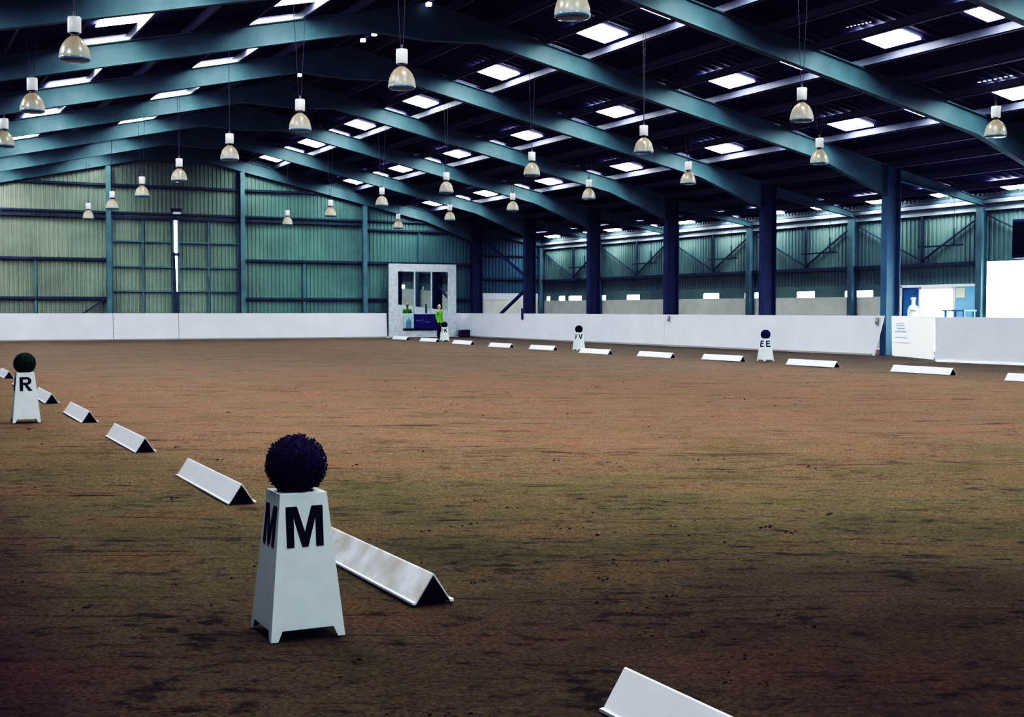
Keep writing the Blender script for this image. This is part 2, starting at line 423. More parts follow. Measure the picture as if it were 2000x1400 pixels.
# ------------------------------------------------------------------ steel frames
def i_column(x, y, z1, depth, flange, t=.025, name='steel_column', m=None):
    mb = MB()
    mb.box(x-depth/2, x-depth/2+t, y-flange/2, y+flange/2, 0, z1)
    mb.box(x+depth/2-t, x+depth/2, y-flange/2, y+flange/2, 0, z1)
    mb.box(x-depth/2+t, x+depth/2-t, y-.012, y+.012, 0, z1)
    return mb
def tapered(topf, botf, xs, y, flange, t=.03):
    """I-section in the xz plane through stations xs"""
    mb = MB()
    web = [(x, topf(x)) for x in xs] + [(x, botf(x)) for x in xs[::-1]]
    mb.prism(web, 'y', y-.012, y+.012)
    for a_, b_ in zip(xs[:-1], xs[1:]):
        mb.prism([(a_, topf(a_)), (b_, topf(b_)), (b_, topf(b_)-t), (a_, topf(a_)-t)], 'y', y-flange/2, y+flange/2)
        mb.prism([(a_, botf(a_)), (b_, botf(b_)), (b_, botf(b_)+t), (a_, botf(a_)+t)], 'y', y-flange/2, y+flange/2)
    return mb
def rtop(x): return roof(x)-.22
def rbot(x):
    d = abs(x-XR); L_ = XC-XR
    if d < 1.6: return rtop(XR+1.6)-.56-.05*(1.6-d) - 0
    if d < L_-3.0: return rtop(x)-.56
    return (rtop(x)-.56) - (d-(L_-3.0))/2.72*.42
NTH = ['first', 'second', 'third', 'fourth', 'fifth', 'sixth', 'seventh', 'eighth', 'ninth', 'tenth', 'eleventh', 'twelfth', 'thirteenth']
FN = len(FR)
# which frames can be seen: right slope from FR[4], left slope from FR[5]
for i, y in enumerate(FR):
    far = FN-1-i
    seen = i >= 3
    if i == FN-1: where = 'against the far end wall'
    else: where = f'{NTH[far-1]} frame from the far wall'
    xs = [XR, XR+1.6, XC-3.0, XC-.28]
    r = tapered(rtop, rbot, xs, y, .22).build('roof_beam', M['steel'])
    tag(r, f'blue steel rafter on the roof slope above the columns, {where}', 'rafter', 'rafters on the slope above the columns', 'thing')
    xs = [XL+.28, XL+3.0, XR-1.6, XR]
    l = tapered(rtop, rbot, xs, y, .22).build('roof_beam', M['steel'])
    tag(l, f'blue steel rafter on the roof slope opposite the columns, {where}', 'rafter', 'rafters on the opposite slope', 'thing')
    # side aisle rafter
    if i >= 3:
        ar = tapered(lambda x: roof(x)-.22, lambda x: roof(x)-.22-(.38-.18*(x-XC)/4.2), [XC+.28, XO-.1], y, .16, .02).build('aisle_beam', M['steel'])
        tag(ar, f'slim blue steel beam over the side aisle, {where}', 'beam', 'side aisle rafters', 'thing')
    # main columns
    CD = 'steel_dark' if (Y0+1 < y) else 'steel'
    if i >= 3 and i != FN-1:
        c = i_column(XC, y, rtop(XC)-.0, .56, .28).build('steel_column', M['steel_lit' if abs(y-Y0) < 1 else 'steel_dark'])
        # base gusset
        n = int(round((y-Y0)/BAY))
        txt = {0: 'lit-toned blue steel column at the gateway with its base showing on the ground',
               1: 'shade-toned blue steel column behind the kickboard beside the marker lettered E',
               2: 'shade-toned blue steel column behind the kickboard between the markers lettered E and V',
               3: 'shade-toned blue steel column behind the kickboard just beyond the marker lettered V',
               4: 'narrow shade-toned blue steel column behind the kickboard with a slanting brace at its foot',
               }.get(n, f'steel column behind the kickboard before the gateway, {where}')
        tag(c, txt, 'column', 'columns along the kickboard', 'thing')
    if i == FN-1:
        c = i_column(XC, y-.1, rtop(XC), .56, .3).build('steel_column', M['steel_dark'])
        tag(c, 'shade-toned blue steel corner column against the far end wall beside the white framed mirror', 'column', 'columns along the kickboard', 'thing')
    c2 = i_column(XL, y, rtop(XL), .5, .28).build('steel_column', M['steel'])
    tag(c2, f'steel column of the wall opposite the gateway, {where}', 'column', 'columns of the opposite wall', 'thing')
    if i >= 3:
        c3 = i_column(XO-.22, y, 4.84, .26, .26, .015).build('wall_post', M['steel'])
        tag(c3, f'slim steel post on the outer aisle wall, {where}', 'post', 'outer wall posts', 'thing')
# gable posts
for x, txt in ((3.66, 'blue steel gable post at the left edge of the far wall'), (10.03, 'blue steel gable post beside the near edge of the tall sliding doors'),
               (16.40, 'blue steel gable post between the sliding doors and the plain cladding'), (22.77, 'blue steel gable post beside the white framed mirror')):
    mb = MB(); zt = min(rbot(x-.11), rbot(x+.11))-.01; D = .2
    mb.box(x-.11, x+.11, YG-.22, YG-.20, 0, zt); mb.box(x-.11, x+.11, YG-.03, YG-.01, 0, zt); mb.box(x-.01, x+.01, YG-.20, YG-.03, 0, zt)
    if x == 3.66: txt = 'blue steel gable post furthest from the columns on the far wall'
    tag(mb.build('gable_post', M['steel']), txt, 'post', 'gable posts on the far wall', 'thing')
# purlins
pn = 10
for k in range(-3, 11):
    x = 18.05+1.4*k
    mb = MB(); z = roof(x)-.02
    mb.prism([(x-.03, z-.20), (x+.03, z-.20), (x+.03, z), (x-.03, z)], 'y', YN, YG+.15)
    mb.prism([(x-.03, z-.20), (x+.05, z-.212), (x+.05, z-.195), (x-.03, z-.18)], 'y', YN, YG+.15)
    struct(mb.build(f'trim_{pn}', M['purlin'])); pn += 1
    xl = 2*XR-x
    if xl > XL-.3:
        mb = MB()
        mb.prism([(xl-.03, z-.20), (xl+.03, z-.20), (xl+.03, z), (xl-.03, z)], 'y', YN, YG+.15)
        struct(mb.build(f'trim_{pn}', M['purlin'])); pn += 1
# ridge beam
mb = MB(); mb.box(XR-.05, XR+.05, YN, YG, roof(XR)-.2, roof(XR)-.02); struct(mb.build(f'trim_{pn}', M['purlin'])); pn += 1

# skylights: rows up each slope, two per bay
wn = 1
ca = math.cos(math.atan(RS))
for bi in range(0, FN-1):
    yb = FR[bi]
    for x0, x1 in ((16.82, 17.86), (20.98, 21.98), (25.24, 26.26), (32.14, 33.02), (8.72, 9.85), (4.6, 5.75), (.15, 1.2)):
        for ya, yc in ((.78, 1.95), (3.97, 5.15)):
            mb = MB()
            q = [(x0, roof(x0)-.03), (x1, roof(x1)-.03), (x1, roof(x1)-.005), (x0, roof(x0)-.005)]
            mb.prism(q, 'y', yb+ya, yb+yc)
            struct(mb.build(f'window_{wn}', M['sky_panel'])); wn += 1
# gaps of daylight in the sheeting next to two skylights and along the ridge
mb = MB()
for (xa, ya, xb, yb) in ((20.56, 23.71, 20.62, 23.01), (24.84, 23.76, 24.84, 22.76)):
    for i in range(7):
        t_ = i/6; x = xa+(xb-xa)*t_; y = ya+(yb-ya)*t_; z = roof(x)-.02
        w = .016 if xa < 22 else .028
        mb.box(x-w, x+w, y-w, y+w, z-.01, z)
struct(mb.build(f'window_{wn}', M['vent'])); wn += 1
for yv, n_ in ((31.2, 2), (34.3, 3), (40.6, 1), (42.5, 1), (47.9, 2), (54.5, 1), (60.9, 1)):
    for i in range(n_):
        y = yv+i*.95; mb = MB()
        mb.box(XR-.18, XR-.06, y-.07, y+.07, 9.33, 9.42)
        struct(mb.build(f'window_{wn}', M['vent'])); wn += 1

# ------------------------------------------------------------------ kickboards
def panel_x(x0, x1, y, h, name, label, lean=.10):
    mb = MB()
    mb.prism([(y, 0.0), (y+lean, h), (y+lean+.03, h), (y+.03, 0.0)], 'x', x0, x1)
    o = mb.build(name, M['kick'])
    tag(o, label, 'kickboard', 'white kickboards round the arena', 'thing')
    return o
YB = 62.72
for a_, b_, lab in ((XL+.4, 3.6, 'white kickboard panel at the far wall end furthest from the mirror'),
                    (3.61, 10.15, 'white kickboard panel left of the tall sliding doors along the far wall'),
                    (10.17, 13.2, 'white kickboard panel below the left leaf of the sliding doors'),
                    (13.22, 23.9, 'long white kickboard panel between the sliding doors and the mirror'),
                    (27.6, 28.67, 'short white kickboard panel in the far corner behind the dark box')):
    panel_x(a_, b_, YB-.16, 1.255, 'kickboard_panel', lab)
def panel_poly(pts, x, thick, name, label, m='kick', lean=.0):
    """panel in a plane facing -x, pts in (y,z)"""
    mb = MB(); n = len(pts)
    V = [(x + lean*p[1], p[0], p[1]) for p in pts] + [(x + lean*p[1]+thick, p[0], p[1]) for p in pts]
    F = [tuple(range(n)), tuple(range(n, 2*n))[::-1]] + [(i, n+i, n+(i+1) % n, (i+1) % n) for i in range(n)]
    mb.poly(V, F); o = mb.build(name, M[m]); tag(o, label, 'kickboard', 'white kickboards round the arena', 'thing'); return o
panel_poly([(62.55, 0), (62.6, 1.25), (43.7, 1.25), (43.7, 0)], 28.55, .04, 'kickboard_panel', 'long white kickboard panel from the far corner past the marker lettered V', lean=.08)
panel_poly([(43.68, 0), (43.68, 1.25), (31.2, 1.26), (31.52, -.03)], 28.55, .04, 'kickboard_panel', 'white kickboard panel behind the marker lettered E, ending at the gateway column', lean=.08)
# dark toe strips where the boards meet the soil
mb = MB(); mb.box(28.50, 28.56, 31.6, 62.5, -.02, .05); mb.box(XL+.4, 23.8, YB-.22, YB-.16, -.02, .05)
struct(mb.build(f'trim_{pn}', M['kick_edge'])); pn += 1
# small fixings on top of the boards
for (y, lab) in ((43.4, 'small grey latch at the top of the kickboard beneath a shade-toned column'), (31.45, 'small grey latch at the kickboard end beside the gateway column')):
    mb = MB(); xx = 28.55+.08*1.1; mb.box(xx-.06, xx-.012, y-.06, y+.06, .98, 1.2); mb.tube((xx-.05, y, 1.05), (xx-.12, y, 1.05), .03)
    tag(mb.build('latch', M['kick_edge']), lab, 'latch')
mb = MB(); mb.box(28.56, 28.60, 56.3, 56.42, .95, 1.5); tag(mb.build('latch', M['steel_dark']), 'narrow dark strap hanging over the kickboard below the braced column', 'strap')

# gate leaf with notice
gt = empty('gate', (28.45, 30.62, 0)); d_ = Vector((27.75-28.45, 28.15-30.62, 0)); ang = math.atan2(d_.y, d_.x); gt.rotation_euler = (0, 0, ang)
Lg = d_.length
mb = MB(); mb.prism([(.0, 1.26), (.08, .03), (Lg, .0), (Lg, 1.26)], 'y', -.02, .02); mb.build('gate_panel', M['whitepaint'], gt)
tag(gt, 'bright white gate leaf with a printed notice beside the gateway column', 'gate')
nb = MB(); nb.box(.18, 1.15, -.035, -.022, .45, 1.12); npn = nb.build('notice', M['whitepaint'], gt); npn['label'] = 'white notice with lines of grey-blue print'
random.seed(3)
for z, w0, w1, h in ((1.03, .38, .85, .025), (.97, .34, .9, .03), (.88, .42, .88, .05), (.78, .30, 1.0, .05), (.60, .32, 1.05, .035)):
    x = w0; ink = MB()
    while x < w1:
        w = random.uniform(.04, .10); ink.box(x, min(x+w, w1), -.040, -.034, z-h/2, z+h/2); x += w+.025
    ink.build('print_line', M['ink'], npn)
# nearer board standing further into the arena
nb = empty('kickboard_panel', (26.68, 27.0, 0)); dd = Vector((27.3-26.68, 20.4-27.0, 0)); nb.rotation_euler = (0, 0, math.atan2(dd.y, dd.x))
mb = MB(); mb.prism([(.02, 0.02), (.02, .7), (.0, 1.25), (dd.length, 1.25), (dd.length, .02)], 'y', -.025, .025); mb.build('board_panel', M['kick'], nb)
mb = MB(); mb.box(.1, dd.length, -.07, .0, -.0, .05); e2 = mb.build('bottom_rail', M['whitepaint'], nb)
tag(nb, 'white kickboard panel standing forward into the arena in front of the open doorway', 'kickboard', 'white kickboards round the arena', 'thing')

# ------------------------------------------------------------------ mirror on the far wall
mz = empty('wall_mirror', (25.84, 62.45, 0))
tag(mz, 'large arena mirror of three panes in a wide white frame on the far wall', 'mirror')
def rel(mb_fn, name, m, par, x0=25.84, y0=62.45):
    mb = MB(); mb_fn(mb); 
    mb.v = [(v[0]-x0, v[1]-y0, v[2]) for v in mb.v]
    return mb.build(name, m, par)
FX0, FX1, IX0, IX1 = 23.94, 27.74, 24.45, 27.27
rel(lambda b_: (b_.box(FX0, IX0, 62.42, 62.52, 0, 3.82), b_.box(IX1, FX1, 62.42, 62.52, 0, 3.82), b_.box(IX0, IX1, 62.42, 62.52, 3.42, 3.82),
                b_.box(IX0, IX1, 62.42, 62.52, 0, 1.24)), 'mirror_frame', M['white_frame'], mz)
for a_, b2 in ((24.45, 25.35), (25.39, 26.30), (26.34, 27.27)):
    rel(lambda b_: b_.poly([(a_, 62.49, 1.24), (b2, 62.49, 1.24), (b2, 62.44, 3.42), (a_, 62.44, 3.42)], [(0, 1, 2, 3)]), 'mirror_pane', M['mirror'], mz)
rel(lambda b_: (b_.box(25.34, 25.40, 62.40, 62.47, 1.24, 3.42), b_.box(26.29, 26.35, 62.40, 62.47, 1.24, 3.42)), 'glazing_bar', M['white_frame'], mz)
# banner below
bn = empty('banner', (25.75, 62.38, 0)); tag(bn, 'navy banner with pale photo end and lilac lettering below the mirror', 'banner')
R2 = lambda fn, n_, m_, p_=bn: rel(fn, n_, m_, p_, 25.75, 62.38)
R2(lambda b_: b_.box(25.3, 26.85, 62.38, 62.41, .40, 1.20), 'banner_sheet', M['navy'])
R2(lambda b_: b_.box(24.72, 25.3, 62.38, 62.41, .47, 1.17), 'banner_photo', M['photo_pale'])
R2(lambda b_: b_.box(24.70, 26.85, 62.37, 62.41, .37, .45), 'banner_hem', M['black'])
def figs(b_):
    for x, w, h in ((24.92, .09, .95), (25.03, .10, 1.05), (25.13, .07, .98)):
        b_.prism([(x-w/2, .46), (x-w*.62, h-.25), (x-w/3, h-.1), (x, h), (x+w/3, h-.1), (x+w*.62, h-.25), (x+w/2, .46)], 'y', 62.37, 62.382)
R2(figs, 'banner_figures', M['photo_teal'])
random.seed(5)
def word(x0, x1, z, h):
    def f(b_):
        x = x0
        while x < x1:
            b_.box(x, x+.028, 62.365, 62.381, z-h/2, z+h/2*random.uniform(.6, 1.4)); x += .042
        b_.box(x0, x1, 62.366, 62.381, z-h/2-.008, z-h/2+.004)
    return f
R2(word(25.42, 25.68, .87, .045), 'banner_lettering', M['lilac'])
R2(word(25.93, 26.22, .80, .045), 'banner_lettering', M['lilac'])
def emblem(b_):
    for i in range(14):
        a1 = 2*math.pi*i/14; a2 = 2*math.pi*(i+1)/14
        cx, cz = 25.80, .90
        b_.bar((cx+.07*math.cos(a1), 62.372, cz+.07*math.sin(a1)), (cx+.07*math.cos(a2), 62.372, cz+.07*math.sin(a2)), .015)
    b_.bar((25.80, 62.372, .74), (25.80, 62.372, .86), .02)
R2(emblem, 'banner_emblem', M['lilac'])


# dark box in the corner
db = empty('storage_box', (28.05, 62.05, 0)); tag(db, 'dark grey storage box on the ground where the far kickboards meet', 'box')
mb = MB(); mb.prism([(-.30, 0), (.26, 0), (.24, .30), (-.28, .27)], 'y', -.2, .2); bevel(mb.build('body', M['dkbox'], db), .04)
mb = MB(); mb.prism([(-.31, .275), (.27, .305), (.22, .38), (-.12, .37), (-.27, .33)], 'y', -.22, .22); bevel(mb.build('lid', M['dkbox'], db), .02)

# flood light above the sliding doors
fl = empty('flood_light', (13.18, 62.8, 5.98)); tag(fl, 'small dark floodlight with pale glass above the sliding doors', 'light')
mb = MB(); mb.prism([(-.22, .12), (.22, .12), (.26, .3), (-.26, .3)], 'y', -.2, .05); bevel(mb.build('housing', M['dkbox'], fl), .02)
mb = MB(); mb.box(-.17, .17, -.22, -.03, 0.03, .13); mb.build('glass', M['housing'], fl)

# things in the lit aisle by the doorway
bp = empty('bottle_stand', (31.6, 33.0, 0)); tag(bp, 'white bottle-shaped stand with a narrow neck behind the gate', 'stand')
mb = MB(); mb.lathe([(.0, 0), (.19, 0), (.19, 1.42), (.17, 1.52), (.11, 1.60), (.0, 1.605)], 28); mb.build('body', M['whitepaint'], bp, smooth=True)
mb = MB(); mb.lathe([(.075, 1.58), (.065, 1.66), (.065, 1.78), (.09, 1.82), (.09, 1.86), (.0, 1.87)], 20); mb.build('neck', M['whitepaint'], bp, smooth=True)
mb = MB(); mb.box(-.09, .09, -.20, -.17, 1.40, 1.44); s0 = mb.build('slot', M['kick_edge'], bp); s0.rotation_euler = (0, 0, -.75)
tb = empty('side_table', (32.5, 31.75, 0)); tag(tb, 'small blue-topped table beneath the pale blue panel by the doorway', 'table')
mb = MB(); mb.box(-.28, .28, -.42, .55, 1.40, 1.45); mb.build('tabletop', M['bluewall'], tb)
for sx in (-.22, .22):
    for sy in (-.36, .46):
        mb = MB(); mb.box(sx-.03, sx+.03, sy-.03, sy+.03, 0, 1.41); mb.build('leg', M['bluewall'], tb)
mb = MB(); mb.box(XO-.04, XO-.022, 32.32, 32.72, 1.86, 2.2); tag(mb.build('notice_sheet', M['paper']), 'cream paper sheet pinned on the pale blue panel by the doorway', 'paper')
# dark box at the right-hand picture edge, high on the outer wall
sk = empty('wall_speaker', (XO-.42, 29.55, 3.1)); tag(sk, 'tall dark box mounted high above the open doorway', 'speaker')
mb = MB(); mb.box(-.15, .12, -.22, .30, 0, 1.25); bevel(mb.build('cabinet', M['steel_dark'], sk), .02)
mb = MB(); mb.box(-.17, -.15, -.18, .26, .1, 1.15); mb.build('grille', M['black'], sk)
mb = MB(); mb.box(.12, .24, -.05, .1, .4, .8); mb.build('bracket', M['eave'], sk)

# bracing and hanging bars on the outer wall
for i in range(3, FN-1):
    y0, y1 = FR[i], FR[i+1]; ym = (y0+y1)/2-.33; far = FN-1-i
    if y0 < 24: continue
    mb = MB(); X_ = XO-.1
    mb.bar((X_, y0+.15, 4.6), (X_, ym, 3.18), .06, .05); mb.bar((X_-.05, y1-.15, 4.6), (X_-.05, ym, 3.18), .05, .05)
    mb.bar((X_, ym, 3.1), (X_, ym, 4.75), .09, .07, up=(1, 0, 0))
    w = 'right above the open doorway' if y0 < 26 else f'in the {NTH[far-1]} bay from the far wall'
    tag(mb.build('wall_brace', M['girt']), f'v-shaped steel brace on the aisle wall, {w}', 'brace', 'braces on the aisle wall', 'thing')
    mb = MB(); X_ = XO-.5
    mb.bar((X_, y0+.55, 3.63), (X_, y0+2.6, 3.63), .05, .05); mb.bar((X_, y0+.95, 3.65), (X_, y0+.95, 4.2), .035, .035)
    mb.bar((X_, y0+.95, 4.15), (X_, y0+.95, roof(XO-.5)-.22), .015)
    tag(mb.build('hanging_bar', M['girt']), f'thin horizontal steel bar on the aisle wall, {w}', 'bar', 'bars on the aisle wall', 'thing')
# X brace in the last bay along the column line
mb = MB(); mb.bar((XC, 62.6, 5.35), (XC, 56.9, 3.05), .10, .10); tag(mb.build('column_brace', M['steel_dark']), 'dark slanting brace running down from the corner column to its neighbour', 'brace', None, 'thing')
mb = MB(); mb.bar((XC, 56.9, 2.5), (XC, 60.9, .8), .12, .12); tag(mb.build('column_brace', M['steel_dark']), 'dark slanting brace rising from behind the kickboard to a shade-toned column', 'brace', None, 'thing')
mb = MB(); mb.bar((8.8, YG-.02, 1.2), (9.86, YG-.02, 1.95), .07); tag(mb.build('wall_brace', M['girt']), 'short slanting brace low on the far wall left of the sliding doors', 'brace', None, 'thing')

# ------------------------------------------------------------------ pendant lamps
def make_lamp():
    r = empty('pendant_lamp', (0, 0, 0))
    mb = MB(); mb.lathe([(.245, .02), (.248, .06), (.242, .12), (.225, .19), (.195, .265), (.15, .33), (.10, .375), (.065, .40)], 48, ribs=24, amp=.012)
    mb.build('dome', M['dome'], r, smooth=True)
    mb = MB(); mb.lathe([(.0, -.015), (.15, -.012), (.225, .0), (.251, .02), (.251, .05), (.240, .06)], 40); mb.build('lens', M['lens'], r, smooth=True)
    mb = MB(); mb.lathe([(.0, .385), (.07, .385), (.055, .42), (.055, .465), (.0, .465)], 20); mb.build('neck', M['neck'], r, smooth=True)
    mb = MB(); mb.lathe([(.0, .455), (.102, .455), (.108, .465), (.108, .70), (.10, .715), (.0, .72)], 32); h = mb.build('housing', M['housing'], r, smooth=True)
    h.modifiers.new('e', 'EDGE_SPLIT').split_angle = math.radians(40)
    mb = MB(); mb.tube((0, 0, .70), (0, 0, .80), .03, .02); mb.build('hook', M['neck'], r)
    return r
lamp = make_lamp(); first = True
lamp_rows = [(XR-4.54, 15.58, 8, 'in the row left of the ridge'), (XR+4.54, 21.83, 7, 'in the row just right of the ridge'),
             (XR+10.15, 21.78, 7, 'in the row nearest the columns'), (XR-10.15, 22.35, 3, 'in the row furthest from columns')]
LZ = 5.44
for ri, (x, y0, n, wh) in enumerate(lamp_rows):
    for i in range(n):
        o = lamp if first else copy_tree(lamp)
        y = y0+i*BAY+(.06*math.sin(i*2.1+ri))
        o.location = (x, y, LZ+(.1 if ri == 3 else 0)); o.rotation_euler = (0, 0, random.uniform(0, 6))
        z1 = roof(x)-.22-o.location.z
        first = False
        o['category'] = 'lamp'; o['group'] = 'high bay pendant lamps under the roof'
        o['label'] = f'pendant lamp, beige dome, {NTH[i]} from the camera {wh}'
        o['wires'] = z1
roots = [o for o in list(COL.objects) if 'wires' in o.keys()]
wire_mesh = {}
for o in roots:
    z1 = round(o['wires'], 2); del o['wires']
    if z1 not in wire_mesh:
        mb = MB(); mb.tube((-.03, 0, .78), (-.16, 0, z1), .007, n=5); mb.tube((.03, 0, .78), (.16, 0, z1), .007, n=5)
        w = mb.build('cable', M['cable'], o); wire_mesh[z1] = w.data
    else:
        w = bpy.data.objects.new('cable', wire_mesh[z1]); COL.objects.link(w); w.parent = o

# ------------------------------------------------------------------ arena boards
def make_board(L_=1.86):
    r = empty('arena_board', (0, 0, 0)); w = .095; h = .145; t = .006
    mb = MB()
    mb.prism([(-w, .008), (-.006, h), (.0, h+.004), (.0, h-.006), (-w+t*1.3, .008)], 'y', 0, L_)
    mb.build('face_panel', M['board'], r)
    mb = MB()
    mb.prism([(w, .008), (.006, h), (.0, h+.004), (.0, h-.006), (w-t*1.3, .008)], 'y', 0, L_)
    mb.build('back_panel', M['board'], r)
    mb = MB(); mb.box(-w-.016, -w+.004, 0, L_, .0, .012); mb.box(w-.004, w+.016, 0, L_, .0, .012); mb.build('foot_lip', M['board'], r)
    for y in (.02, L_-.02):  # dark plates stand in for the shade inside the hollow ends
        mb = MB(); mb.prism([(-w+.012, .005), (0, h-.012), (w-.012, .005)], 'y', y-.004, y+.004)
        e = mb.build('end_shade', M['void'], r); e['label'] = 'painted shade in the open end'
    return r
boardp = make_board(); first = True
near = [(2.47, 2.13, 'white a-shaped arena board nearest the camera, cut off by the picture edge'),
        (2.47, 5.84, 'white a-shaped arena board scuffed with brown, right behind the marker lettered M'),
        (2.46, 9.50, 'white a-shaped arena board just beyond the marker lettered M'),
        (2.47, 13.36, 'white a-shaped arena board, second beyond the marker lettered M'),
        (2.48, 17.18, 'white a-shaped arena board, third beyond the marker lettered M'),
        (2.47, 20.98, 'white a-shaped arena board partly hidden behind the marker lettered R'),
        (2.50, 24.86, 'white a-shaped arena board almost wholly hidden by the marker lettered R'),
        (2.56, 28.94, 'white a-shaped arena board furthest along the marker R side, at the picture edge')]
far_ = [(21.0, 17.3, 'white arena board at the gateway end of the far line, cut off'),
        (21.6, 21.30, 'white arena board in front of the gateway'),
        (21.8, 25.40, 'white arena board on the gateway side of the marker lettered E'),
        (21.9, 29.45, 'white arena board on the mirror side of the marker lettered E, first after it'),
        (21.55, 32.45, 'white arena board midway between the markers lettered E and V'),
        (21.45, 35.95, 'white arena board touching the foot of the marker lettered V'),
        (21.8, 40.35, 'white arena board, first beyond the marker lettered V towards the mirror'),
        (21.8, 43.85, 'white arena board, second beyond the marker lettered V towards the mirror'),
        (22.2, 48.3, 'white arena board in front of the dark storage box'),
        (22.6, 52.9, 'white arena board under the banner, beside the marker lettered K'),
        (22.9, 57.2, 'white arena board furthest from the camera, below the mirror')]
for x, y, lab in near+far_:
    o = boardp if first else copy_tree(boardp); first = False
    far = x > 10
    o.location = (x, y, -.006); o.rotation_euler = (0, 0, random.uniform(-.012, .012))
    if far: o.scale = (1.05, 1.02, 1.05)
    if 'scuffed' in lab:
        for ch in o.children:
            if ch.name.startswith('face_panel'):
                ch.data = ch.data.copy(); ch.data.materials[0] = M['board_dirty']; ch['label'] = 'white face scuffed with brown marks'
    o['label'] = lab; o['category'] = 'arena board'; o['group'] = 'white boards of the marker R side' if not far else 'white boards of the marker E side'

# ------------------------------------------------------------------ letter markers
def letter_shapes(c):
    """list of polygons in a unit box (width ~ 1, height 1)"""
    s = .24
    if c == 'M':
        return [[(0,0),(0,1),(.30,1),(.5,.36),(.70,1),(1,1),(1,0),(.80,0),(.80,.74),(.58,0),(.42,0),(.20,.74),(.20,0)]]
    if c == 'E':
        return [[(.06,0),(.06,1),(.94,1),(.94,.82),(.32,.82),(.32,.60),(.86,.60),(.86,.42),(.32,.42),(.32,.18),(.96,.18),(.96,0)]]
    if c == 'V':
        return [[(0,1),(.26,1),(.5,.30),(.74,1),(1,1),(.63,0),(.37,0)]]
    if c == 'K':
        return [[(.04,0),(.04,1),(.28,1),(.28,.62),(.68,1),(.99,1),(.56,.60),(1,0),(.70,0),(.39,.45),(.28,.34),(.28,0)]]
    if c == 'R':
        P = [(.05,0),(.05,1)]
        outer = [(.58+.32*math.cos(a), .72+.28*math.sin(a)) for a in [math.radians(90-i*18) for i in range(11)]]
        return [[(.05,0),(.05,1),(.29,1),(.29,0)],
                [(.29,1)]+outer+[(.29,.44),(.29,.60)]+[(.55+.11*math.cos(a), .72+.12*math.sin(a)) for a in [math.radians(-90+i*18) for i in range(11)]]+[(.29,.84)],
                [(.38,.44),(.60,.44),(.98,0),(.68,0)]]
    return []
def make_ball(name, m, r=.139, n=2600, seed=1):
    rnd = random.Random(seed)
    bm = bmesh.new(); bmesh.ops.create_icosphere(bm, subdivisions=3, radius=r*.93)
    for v in bm.verts: v.co *= 1+rnd.uniform(-.03, .02)
    for i in range(n):
        z = rnd.uniform(-1, 1); a = rnd.uniform(0, 2*math.pi); q = math.sqrt(1-z*z)
        d = Vector((q*math.cos(a), q*math.sin(a), z)); c = d*r*rnd.uniform(.90, .985)
        t = d.cross(Vector((rnd.uniform(-1, 1), rnd.uniform(-1, 1), rnd.uniform(-1, 1)))).normalized()
        t = (t + d*rnd.uniform(.2, 1.3)).normalized(); s_ = d.cross(t).normalized()
        Lh = rnd.uniform(.008, .014); w = rnd.uniform(.003, .006)
        V = [bm.verts.new(c - t*Lh*.3), bm.verts.new(c + s_*w + t*Lh*.3), bm.verts.new(c + t*Lh), bm.verts.new(c - s_*w + t*Lh*.3)]
        bm.faces.new(V)
    me = bpy.data.meshes.new(name); bm.to_mesh(me); bm.free(); me.materials.append(m)
    o = bpy.data.objects.new(name, me); COL.objects.link(o); return o
BW, TW, HH = .17, .107, .64      # half base, half top, height
def make_cone():
    """square tapering shell with feet"""
    hw = lambda z: BW + (TW-BW)*z/HH
    bm = bmesh.new()
    fz = .045
    def ring_pts(side):
        # points of one face in (u,z): from left foot to right foot
        P = [(-1, 0), (-.80, 0), (-.70, fz), (.70, fz), (.80, 0), (1, 0)]
        return P
    R = [Matrix.Rotation(math.pi/2*k, 3, 'Z') for k in range(4)]
    cache = {}
    def V(x, y, z):
        k = (round(x, 5), round(y, 5), round(z, 5))
        if k not in cache: cache[k] = bm.verts.new((x, y, z))
        return cache[k]
    for k in range(4):
        loop = []
        for u, z in ring_pts(k):
            w = hw(z); p = R[k] @ Vector((u*w, -w, z)); loop.append(V(*p))
        for u in (1, -1):
            p = R[k] @ Vector((u*TW, -TW, HH)); loop.append(V(*p))
        bm.faces.new(loop)
    bm.faces.new([V(*(R[k] @ Vector((-TW, -TW, HH)))) for k in range(4)])
    bmesh.ops.recalc_face_normals(bm, faces=bm.faces)
    me = bpy.data.meshes.new('cone_body'); bm.to_mesh(me); bm.free(); me.materials.append(M['plastic'])
    o = bpy.data.objects.new('cone_body', me); COL.objects.link(o)
    s_ = o.modifiers.new('Solid', 'SOLIDIFY'); s_.thickness = .006; s_.offset = -1
    bevel(o, .006, 3, 35); return o
cone_me = None
def make_marker(letter, ball_mat, loc, label, ball_label, seed, sc=1.0, faces=(0, 3), rz=0):
    global cone_me
    r = empty('arena_marker', loc, rz); tag(r, label, 'arena marker', 'lettered arena markers with leafy balls'); r.scale = (sc, sc, sc)
    c = make_cone(); c.parent = r
    b_ = make_ball('leaf_ball', ball_mat, seed=seed); b_.parent = r; b_.location = (0, 0, .755); b_['label'] = ball_label
    slope = (BW-TW)/HH; h = .178; w = .168; z0 = .405
    for k in faces:
        mb = MB(); Rk = Matrix.Rotation(math.pi/2*k, 3, 'Z')
        for P in letter_shapes(letter):
            n = len(P); V = []
            for off in (.0005, .0025):
                for (u, v) in P:
                    z = z0+v*h; y = -(BW-slope*z)-off
                    V.append(Rk @ Vector(((u-.5)*w, y, z)))
            mb.poly(V, [tuple(range(n)), tuple(range(n, 2*n))[::-1]] + [(i, n+i, n+(i+1) % n, (i+1) % n) for i in range(n)])
        l = mb.build('letter', M['black'], r); l['label'] = f'black letter {letter}'
    return r
